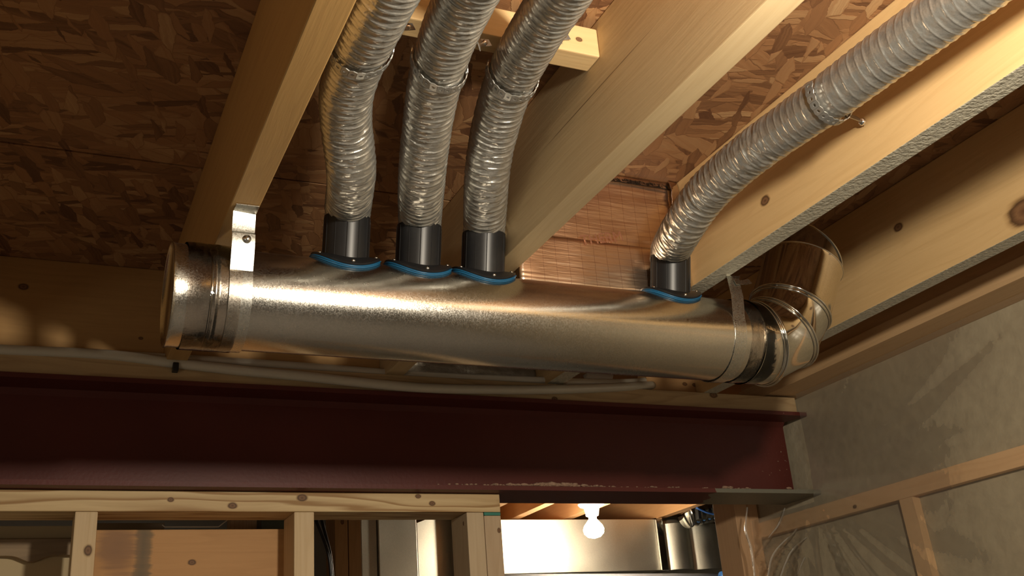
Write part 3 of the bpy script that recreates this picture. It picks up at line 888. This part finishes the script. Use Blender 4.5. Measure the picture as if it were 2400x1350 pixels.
# ---------------------------------------------------------------- batten and perforated bands
BY = 0.985
b = bx(jx(1) + JW, jx(2) - 0.0005, BY, BY + 0.036, 0.783, 0.827, 0.002)
M_bat = wood('lumber_batten', (0.62, 0.44, 0.22), (0.45, 0.28, 0.12), 'x', knots=[(*at_y(1357, 92, BY), 0.0045)], ring=0.3)
bo = tag(obj('batten', b, M_bat), 'short pine batten fixed crosswise between two joists above the grouped hoses', 'batten')

M_band = metal('perforated_strap_steel', (0.48, 0.48, 0.46), 0.34, metl=0.8)
def perforated(pts, wdirs, nrms, w, name, parent, th=0.0011):
    """band with one round hole per cell"""
    b = bmesh.new()
    for i in range(len(pts) - 1):
        c = (pts[i] + pts[i + 1]) / 2; wd = ((wdirs[i] + wdirs[i + 1]) / 2).normalized(); n = ((nrms[i] + nrms[i + 1]) / 2).normalized()
        h0, h1 = w * 0.42, w * 0.52
        out = [pts[i] - wdirs[i] * h0, c - wd * h1, pts[i + 1] - wdirs[i + 1] * h0, pts[i + 1], pts[i + 1] + wdirs[i + 1] * h0, c + wd * h1, pts[i] + wdirs[i] * h0, pts[i]]
        al = (pts[i + 1] - pts[i]).normalized(); r = 0.0024
        inn = []
        for q in range(8):
            d = out[q] - c; a = math.atan2(d.dot(wd), d.dot(al)); inn.append(c + al * math.cos(a) * r + wd * math.sin(a) * r)
        V = [[b.verts.new(p + n * t) for p in L] for L in (out, inn) for t in (0.0, th)]
        ob, ot, ib, it = V
        for q in range(8):
            k = (q + 1) % 8
            b.faces.new((ot[q], ot[k], it[k], it[q])); b.faces.new((ob[k], ob[q], ib[q], ib[k]))
            b.faces.new((it[q], it[k], ib[k], ib[q])); b.faces.new((ob[q], ob[k], ot[k], ot[q]))
    bmesh.ops.recalc_face_normals(b, faces=b.faces)
    return obj(name, b, M_band, parent)
def band(path, u, v, label, skew=0.25, a_from=-200, a_to=20, ref=Vector((0, 0, 1))):
    i = nearest(path, u, v)
    p = path[i]; t = (path[i + 8] - path[i - 8]).normalized()
    up = (ref - t * ref.dot(t)).normalized(); side = t.cross(up).normalized()
    th = thing('hose_band', p - up * HR, label, 'strap', 'perforated hanger bands on the hoses')
    n = 15; pts = []; wd = []; nr = []
    for k in range(n + 1):
        a = math.radians(a_from + (a_to - a_from) * k / n); rr = HR + 0.0030
        e = side * math.cos(a) + up * math.sin(a)
        pts.append(p + e * rr + t * skew * rr * math.cos(a)); wd.append(t); nr.append(e)
    perforated(pts, wd, nr, 0.0145, 'perforated_loop', th)
    return th
b1 = band(hoses[0], 858, 118, 'perforated hanger band around the leftmost hose', skew=-0.15)
b2 = band(hoses[1], 1030, 150, 'perforated hanger band around the middle hose of three', skew=0.35)
b3 = band(hoses[2], 1212, 182, 'perforated hanger band around the right hose of the three', skew=0.2)
for bb, u0, v0 in ((b1, 952, 62), (b2, 1132, 100), (b3, 1318, 85)):
    e = at_y(u0, v0, BY - 0.002)
    strip([e + Vector((0.010, 0, 0.002)), e, e + Vector((-0.012, -0.012, -0.01)), e + Vector((-0.02, -0.03, -0.03))], (0, 0.3, 1), 0.012, 0.0008, 'fixing_tab', M_band, bb)
    screw(e + Vector((0.002, -0.001, 0)), (0, -1, 0), 0.004, bb)
b4 = band(hoses[3], 1945, 232, 'perforated hanger band holding the lone diagonal hose to the golden joist', skew=0.1)
e = at_x(2012, 281, jx(3) - 0.012)
hp4 = hoses[3][nearest(hoses[3], 1945, 232)]
f0 = at_y(1965, 262, hp4.y - 0.005) 
strip([f0, f0.lerp(e, 0.5) + Vector((0, 0, 0.001)), e + Vector((0.002, 0, 0.001)), e + Vector((0.010, 0.0, -0.004))], (0, 0.4, 1), 0.010, 0.0008, 'free_end', M_band, b4)
screw(e + Vector((0.006, 0, -0.002)), (-1, -0.3, -0.2), 0.0055, b4)

# ---------------------------------------------------------------- partition below the beam
PF = 1.955
PB = PF + 0.089
M_plate = wood('lumber_top_plate', (0.62, 0.46, 0.25), (0.33, 0.19, 0.075), 'x', ring=2.0,
               knots=[(*at_y(400, 1171, PF), 0.0055), (*at_y(545, 1185, PF), 0.0075), (*at_y(708, 1167, PF), 0.009), (*at_y(980, 1163, PF), 0.0055), (*at_y(1013, 1180, PF), 0.006)])
tag(obj('top_plate', bx(-2.6, 0.878, PF, PB, 0.367, 0.4045, 0.002), M_plate), 'knotty lumber top plate of the stud partition under the beam', 'plate')
def stud(x0, x1, mat, label, y0=PF + 0.0005, y1=PB, z1=0.3667, knots=()):
    return tag(obj('wall_stud', bx(x0, x1, y0, y1, FLOOR + 0.001, z1, 0.002), mat), label, 'stud')
def wz(n, kn=(), l=(0.60, 0.45, 0.27), d=(0.45, 0.30, 0.15)): return wood(n, l, d, 'z', knots=kn, ring=0.5)
stud(0.071, 0.108, wz('lumber_stud_a', [(*at_y(206, 1290, PF), 0.009)]), 'leftmost light pine wall stud with one knot')
stud(0.453, 0.491, wz('lumber_stud_b'), 'light pine wall stud standing right of the brown board')
stud(0.803, 0.840, wz('lumber_stud_c', [(*at_x(1086, 1227, .803), 0.004)], (0.52, 0.40, 0.26), (0.40, 0.28, 0.16)), 'left one of the doubled studs at the end of the partition')
stud(0.841, 0.878, wz('lumber_stud_d', [(*at_y(1170, 1243, PF), 0.005)], (0.50, 0.37, 0.24), (0.38, 0.26, 0.15)), 'right one of the doubled studs at the end of the partition', z1=0.360)
stud(-0.33, -0.292, wz('lumber_stud_e'), 'wall stud beyond the left edge of the photo')
tag(obj('teal_shim', bx(0.8415, 0.8775, PF + 0.001, PB - 0.004, 0.3605, 0.3665, 0), plain('teal_foam', (0.03, 0.18, 0.13), 0.6)), 'thin teal shim squeezed between the top plate and the right doubled stud', 'shim')

# boards behind the partition
kA = at_y(345, 1290, 2.06)
M_board = wood('stained_board', (0.50, 0.27, 0.105), (0.36, 0.18, 0.06), 'x', ring=0.4,
               knots=[(*at_y(450, 1318, 2.06), 0.007)],
               spots=[(*at_y(335, 1290, 2.06), 0.016, 1, 0.14, (0.10, 0.085, 0.055)), (*at_y(272, 1285, 2.06), 0.042, 1, 0.05, (0.24, 0.13, 0.07))])
a = at_y(226, 1242, 2.06); c = at_y(671, 1236, 2.06)
tag(obj('brown_board', bx(a.x, c.x, 2.06, 2.079, FLOOR + 0.002, a.z, 0.001), M_board), 'brown wooden board with dark water stains closing the stud bay', 'board')
# pale panel with scalloped edge, left bay
M_pale = plain('pale_panel', (0.52, 0.40, 0.22), 0.6, nscale=4, var=0.08)
pt = thing('pale_panel', (-0.12, 2.2, FLOOR), 'pale tan panel with a scalloped strip seen in the leftmost stud bay', 'panel')
a = at_y(0, 1228, 2.2); c = at_y(158, 1224, 2.2)
obj('sheet', bx(-0.45, c.x + 0.10, 2.2, 2.215, FLOOR + 0.002, 0.385, 0.001), M_pale, pt)
b = bmesh.new(); up_, lo_ = [], []
for k in range(61):
    x = -0.45 + (c.x + 0.05 + 0.45) * k / 60
    zt = at_y(60, 1262, 2.17).z
    dz = 0.012 * (0.5 + 0.5 * math.cos((x - at_y(75, 1290, 2.17).x) * 55)) ** 3 if True else 0
    lo_.append((x, zt - 0.030 - dz)); up_.append((x, zt))
for y in (2.175, 2.19):
    pass
rows = [[b.verts.new((x, 2.178, z)) for x, z in up_], [b.verts.new((x, 2.178, z)) for x, z in lo_], [b.verts.new((x, 2.198, z)) for x, z in lo_], [b.verts.new((x, 2.198, z)) for x, z in up_]]
for r0, r1 in ((0, 1), (1, 2), (2, 3), (3, 0)):
    for k in range(60): b.faces.new((rows[r0][k], rows[r0][k + 1], rows[r1][k + 1], rows[r1][k]))
bmesh.ops.recalc_face_normals(b, faces=b.faces)
obj('scalloped_strip', b, wood('lumber_scallop', (0.34, 0.24, 0.14), (0.18, 0.12, 0.07), 'x'), pt)
# ledge above brown board: light strip, bent white edge, dark green box
a = at_y(228, 1226, 2.10); c = at_y(385, 1242, 2.10)
tag(obj('grey_ledge', bx(a.x, c.x, 2.10, 2.14, c.z - 0.06, a.z, 0.001), plain('grey_ledge', (0.28, 0.22, 0.15), 0.7)), 'grey ledge strip peeking over the left top of the brown board', 'strip')
b = bmesh.new(); tube(b, [at_y(380, 1230, 2.09), at_y(386, 1235, 2.09), at_y(512, 1235, 2.09), at_y(535, 1217, 2.09)], 0.0012, 8)
tag(obj('white_edge_strip', b, plain('white_edge', (0.8, 0.72, 0.6), 0.4)), 'thin bent white edge strip above the brown board', 'strip')
a = at_y(613, 1219, 2.11); c = at_y(668, 1236, 2.11)
tag(obj('green_box', bx(a.x, c.x, 2.11, 2.16, c.z - 0.03, a.z + .01, 0.002), plain('dark_green', (0.05, 0.06, 0.045), 0.5)), 'small dark green box above the right end of the brown board', 'box')
a = at_y(540, 1217, 2.16); c = at_y(612, 1236, 2.16)
tag(obj('wood_offcut', bx(a.x, c.x, 2.16, 2.2, c.z - 0.05, a.z + .01, 0.002), wood('lumber_offcut', (0.50, 0.34, 0.2), (0.35, 0.2, 0.1), 'z')), 'tan wood offcut behind the bent white strip', 'board')

# brown stud pair behind, black cables
M_bs = wood('lumber_brown_stud', (0.46, 0.27, 0.12), (0.33, 0.18, 0.07), 'z', ring=0.4, knots=[(*at_y(802, 1223, 2.62), 0.006)])
y_ = 2.62
a = at_y(785, 1250, y_); c = at_y(817, 1250, y_); e = at_y(846, 1250, y_)
tag(obj('wall_stud', bx(a.x, c.x - 0.002, y_, y_ + 0.089, FLOOR + .001, 0.60), M_bs), 'brown far stud, left of a pair, behind the black cables', 'stud')
tag(obj('wall_stud', bx(c.x, e.x, y_, y_ + 0.089, FLOOR + .001, 0.60), M_bs), 'brown far stud, right of a pair, at the edge of the sheet metal', 'stud')
M_cable = plain('black_cable', (0.012, 0.012, 0.014), 0.4)
for lab, pts in (('black cable hanging behind the stud, left one of two', ((735, 1190), (742, 1222), (757, 1260), (770, 1300), (776, 1350), (779, 1420))),
                 ('black cable hanging behind the stud, right one of two', ((750, 1190), (755, 1222), (765, 1262), (774, 1300), (779, 1350), (783, 1420)))):
    b = bmesh.new(); tube(b, catmull([at_y(u, v, 2.3 + (0.012 if 'right' in lab else 0)) for u, v in pts], 0.01), 0.0038, 10)
    tag(obj('cable', b, M_cable, smooth=True), lab, 'cable')

# ---------------------------------------------------------------- far room: rectangular trunk duct
TY = 3.5
zt, zb = 0.180 * TY, 0.1245 * TY
t = thing('trunk_duct', (1.7, TY, zb), 'large rectangular sheet metal trunk duct behind the glowing bulb in the far room', 'duct')
def xa(u, y=TY, v=1270): return at_y(u, v, y).x
obj('main_section', bx(xa(1110), xa(1540), TY, TY + 0.45, zb, zt, 0.002), M_trunk, t)
obj('slip_joint', bx(xa(1540), xa(1556), TY - 0.012, TY + 0.46, zb - 0.004, zt + 0.004, 0.003), M_elbow, t)
for k, (u0, u1, yo) in enumerate(((1557, 1622, 0.01), (1623, 1692, 0.02), (1693, 1760, 0.05))):
    b = bmesh.new(); x0, x1 = xa(u0), xa(u1); n = 14; rows = []
    for i in range(n + 1):
        s = i / n; x = x0 + (x1 - x0) * s
        y = TY + yo + 0.035 * math.sin(math.pi * s) * -1
        rows.append([b.verts.new((x, y + 0.03, zt)), b.verts.new((x, y, zt - 0.018)), b.verts.new((x, y, zb)), b.verts.new((x, TY + 0.4, zb)), b.verts.new((x, TY + 0.4, zt))])
    for i in range(n):
        for q in range(5): b.faces.new((rows[i][q], rows[i][(q + 1) % 5], rows[i + 1][(q + 1) % 5], rows[i + 1][q])).smooth = True
    b.faces.new(rows[0]); b.faces.new(rows[-1][::-1])
    bmesh.ops.recalc_face_normals(b, faces=b.faces)
    obj('elbow_gore', b, M_trunk, t, smooth=True, sharp=40)
# furnace plenum seen through the stud bay
y2 = 3.40
t2 = thing('furnace_plenum', (xa(960, y2), y2, FLOOR), 'sheet metal furnace plenum seen between the brown studs and the doubled studs', 'duct')
zt2 = at_y(900, 1212, y2).z
obj('panel', bx(xa(848, y2), xa(886, y2), y2 + 0.01, y2 + 0.4, FLOOR + .002, zt2 + 0.05, 0.003), M_trunk, t2)
obj('panel', bx(xa(887, y2), xa(978, y2), y2, y2 + 0.4, FLOOR + .002, zt2, 0.003), M_trunk, t2)
b = bmesh.new()
x0, x1 = xa(979, y2), xa(1064, y2)
vs = [b.verts.new(q) for q in ((x0, y2, FLOOR + .002), (x1, y2 + 0.03, FLOOR + .002), (x1, y2 + 0.4, FLOOR + .002), (x0, y2 + 0.4, FLOOR + .002),
      (x0, y2, zt2 - 0.02), (x1, y2 + 0.03, zt2 + 0.03), (x1, y2 + 0.4, zt2 + 0.03), (x0, y2 + 0.4, zt2 - 0.02))]
for q in ((0, 1, 5, 4), (1, 2, 6, 5), (2, 3, 7, 6), (3, 0, 4, 7), (4, 5, 6, 7), (3, 2, 1, 0)): b.faces.new([vs[i] for i in q])
bmesh.ops.recalc_face_normals(b, faces=b.faces)
obj('panel', b, M_trunk, t2)
obj('standing_seam', bx(xa(1064, y2), xa(1068, y2), y2 - 0.012, y2 + 0.3, FLOOR + .002, zt2 + 0.03, 0.001), M_elbow, t2)

# bulb and porcelain holder
BXp = 0.558 * 3.2
lt = thing('bulb_lamp', (BXp, 3.2, 0.637), 'glowing bare bulb in a white porcelain holder under the far joists', 'lamp')
M_porc = plain('porcelain', (0.85, 0.82, 0.75), 0.25, var=0.02)
b = bmesh.new(); lathe(b, (BXp, 3.2, 0.6385), (0, 0, -1), [(0, 0.0), (0, 0.047), (0.010, 0.047), (0.018, 0.040), (0.022, 0.028), (0.05, 0.022), (0.052, 0.018), (0.052, 0.0)], 40)
obj('lamp_holder', b, M_porc, lt, smooth=True, sharp=40)
b = bmesh.new(); lathe(b, (BXp, 3.2, 0.588), (0, 0, -1), [(0, 0.013), (0.012, 0.014), (0.022, 0.022), (0.034, 0.032), (0.046, 0.036), (0.060, 0.034), (0.072, 0.022), (0.078, 0.0)], 40)
obj('bulb', b, emit('lit_bulb', (1.0, 0.86, 0.64), 260.0), lt, smooth=True)
b = bx(1.668 + 0.0, 1.855 + 0.0, 3.13, 3.27, 0.639, 0.66, 0.001)
tag(obj('junction_board', bx(1.670, 1.8545, 3.15, 3.25, 0.6405, 0.678, 0.001), M_back), 'short board between far joists that carries the bulb holder', 'board')

b = bmesh.new(); tube(b, [at_y(1375, 872, 2.42), at_y(1500, 885, 2.42), at_y(1770, 915, 2.42)], 0.022, 24)  # added white tube, stands in for the bright far room behind the gaps
tag(obj('bright_gap_tube', b, plain('white_pvc', (0.75, 0.74, 0.70), 0.35, var=0.03), smooth=True), 'white tube added to brighten the gaps above the right end of the beam', 'pipe')
# far services right of the bulb
b = bmesh.new(); pts = catmull([at_y(1605, 1208, 3.40), at_y(1650, 1195, 3.40), at_y(1700, 1190, 3.40), at_y(1780, 1180, 3.40)], 0.006)
tube(b, pts, 0.06, 24, rf=lambda i: 0.050 + 0.003 * math.sin(i * 1.3))
tag(obj('foil_flex_duct', b, M_elbow, smooth=True), 'crinkled foil flexible duct above the right end of the trunk duct', 'duct')
a = at_y(1634, 1183, 3.31); c = at_y(1645, 1216, 3.31)
tag(obj('black_bracket', bx(a.x, c.x, 3.31, 3.33, c.z, a.z + .03, 0.001), M_black), 'black upright bracket above the right end of the trunk duct', 'bracket')
b = bmesh.new(); tube(b, catmull([at_y(1632, 1190, 3.29), at_y(1660, 1202, 3.29), at_y(1690, 1206, 3.29), at_y(1722, 1198, 3.29)], 0.01), 0.004, 8)
tag(obj('cable', b, plain('blue_cable', (0.04, 0.12, 0.4), 0.4), smooth=True), 'thin blue cable in front of the foil flexible duct', 'cable')
b = bmesh.new(); tube(b, [at_y(1150, 1369, 3.455), at_y(1900, 1363, 3.455)], 0.034, 24)
tag(obj('grey_pipe', b, plain('grey_pvc', (0.32, 0.34, 0.38), 0.35), smooth=True), 'grey pipe just below the trunk duct at the bottom edge of the photo', 'pipe')
b = bmesh.new(); tube(b, [at_y(1690, 1352, 3.38), at_y(1740, 1350, 3.38), at_y(1800, 1352, 3.38)], 0.02, 24)
tag(obj('blue_container', b, plain('blue_plastic', (0.05, 0.2, 0.6), 0.3), smooth=True), 'blue plastic container end at the bottom edge beside the poly wrapped stud', 'container')

# ---------------------------------------------------------------- framing on the foundation wall
M_strip = wood('lumber_wall_plate', (0.72, 0.47, 0.26), (0.56, 0.33, 0.16), 'y', ring=0.3, knots=[(*at_x(2005, 1188, WX - .02), 0.006)])
q0 = at_x(2400, 1045, WX - 0.02); 
tag(obj('wall_plate', bx(WX - 0.022, WX + 0.02 - 0.0205, -2.0, 2.28, 0.340, 0.377, 0.002), M_strip), 'horizontal pine plate of the wall framing behind the clear sheeting', 'plate')
def lean_stud(u0, v0, u1, v1, w, mat, label, x=WX - 0.020):
    a = at_x(u0, v0, x); c = at_x(u1, v1, x); d = (c - a); 
    b = bmesh.new()
    ext = a + d * 6
    vs = []
    for p, s in ((a, 1), (ext, 1)):
        for dy in (-w / 2, w / 2):
            for dx in (0, 0.0195): vs.append(b.verts.new((p.x + dx, p.y + dy, max(p.z, FLOOR + 0.002))))
    for q in ((0, 1, 3, 2), (4, 6, 7, 5), (0, 4, 5, 1), (2, 3, 7, 6), (0, 2, 6, 4), (1, 5, 7, 3)): b.faces.new([vs[i] for i in q])
    bmesh.ops.recalc_face_normals(b, faces=b.faces)
    return tag(obj('wall_stud', b, mat), label, 'stud')
lean_stud(2122, 1166, 2168, 1350, 0.038, wood('lumber_wall_stud', (0.72, 0.48, 0.27), (0.56, 0.34, 0.17), 'z', ring=0.3), 'slightly leaning wall stud under the horizontal plate on the right wall')
# end stud behind the beam, pole-like, wrapped by poly
M_es = wood('lumber_end_stud', (0.58, 0.36, 0.2), (0.42, 0.24, 0.12), 'z', ring=0.3)
y3 = 2.14
tag(obj('wall_stud', bx(xa(1722, y3, 1200), xa(1752, y3, 1200), y3, y3 + 0.089, FLOOR + .001, 0.60), M_es), 'end stud with film wrapped edge standing just behind the right end of the beam', 'stud')
tag(obj('wall_stud', bx(xa(1754, y3, 1200) + 0.002, xa(1754, y3, 1200) + 0.036, y3 + 0.01, y3 + 0.10, FLOOR + .001, 0.60), M_es), 'second end stud right of the film wrapped one behind the beam', 'stud')

# poly sheet
b = bmesh.new(); ny, nz_ = 150, 110; Y0, Y1, Z1, Z0 = 0.5, 2.26, 0.643, -0.25; g = []
def poly_x(y, z):
    base = WX - 0.030
    near = max(0.0, min(1.0, (y - 1.55) / 0.4)); low = max(0.0, min(1.0, (0.37 - z) / 0.12))
    n1 = noise.noise(Vector((y * 3.0, z * 3.0, 1.7)))
    # gathered folds radiating from the beam end
    ang = math.atan2(z - 0.42, y - 1.93); rad = math.hypot(z - 0.42, y - 1.93)
    fold = abs(noise.noise(Vector((ang * 6.0, rad * 1.2, 4.0)))) ** 1.0
    n2 = noise.noise(Vector((y * 14 + z * 6, z * 4, 8.0)))
    amp = 0.003 + 0.022 * near * low
    return base - 0.005 * n1 - amp * fold * 1.6 - 0.004 * near * n2 - 0.008
for i in range(ny + 1):
    col = []
    for k in range(nz_ + 1):
        y = Y0 + (Y1 - Y0) * i / ny; z = Z0 + (Z1 - Z0) * k / nz_
        col.append(b.verts.new((poly_x(y, z), y, z)))
    g.append(col)
for i in range(ny):
    for k in range(nz_):
        yc_ = Y0 + (Y1 - Y0) * (i + .5) / ny; zc_ = Z0 + (Z1 - Z0) * (k + .5) / nz_
        if yc_ > 1.905 and zc_ > 0.385: continue
        f = b.faces.new((g[i][k], g[i + 1][k], g[i + 1][k + 1], g[i][k + 1])); f.smooth = True
for v in [v for v in b.verts if not v.link_faces]: b.verts.remove(v)
tag(obj('plastic_sheet', b, M_poly, smooth=True), 'clear plastic vapour sheet hung over the foundation wall, creased below the beam end', 'sheet')
# bright gathered folds of film below the beam end
M_film2 = film_mat('film_fold', 3.0, 0.12, (0.97, 0.95, 0.9), bs=40, bd=0.004, haze=0.30)
ft2 = thing('film_gather', (1.62, 2.05, 0.0), 'loose shiny folds of clear film gathered beside the end stud', 'sheet')
for k, pl in enumerate((((1962, 1172), (1915, 1240), (1860, 1285), (1830, 1350), (1822, 1400)),
                        ((1885, 1215), (1860, 1250), (1832, 1275), (1808, 1310), (1796, 1380)),
                        ((1935, 1185), (1925, 1240), (1890, 1300), (1870, 1345)),
                        ((1752, 1188), (1748, 1240), (1762, 1290), (1772, 1370)),
                        ((1840, 1190), (1825, 1230), (1800, 1262)))):
    pts = catmull([at_y(u, v, 2.0 + 0.01 * k) for u, v in pl], 0.006)
    b = bmesh.new(); n = len(pts); rows = []
    for i, p in enumerate(pts):
        w = 0.0032 * math.sin(math.pi * (i + 1) / (n + 1)) ** 0.5
        rows.append([b.verts.new(p + Vector((math.cos(a) * w, (0.004 * math.sin(a)), 0.002 * noise.noise(p * 40)))) for a in [math.pi * q / 5 for q in range(6)]])
    for i in range(n - 1):
        for q in range(5): b.faces.new((rows[i][q], rows[i][q + 1], rows[i + 1][q + 1], rows[i + 1][q])).smooth = True
    obj('film_fold', b, M_film2, ft2, smooth=True)
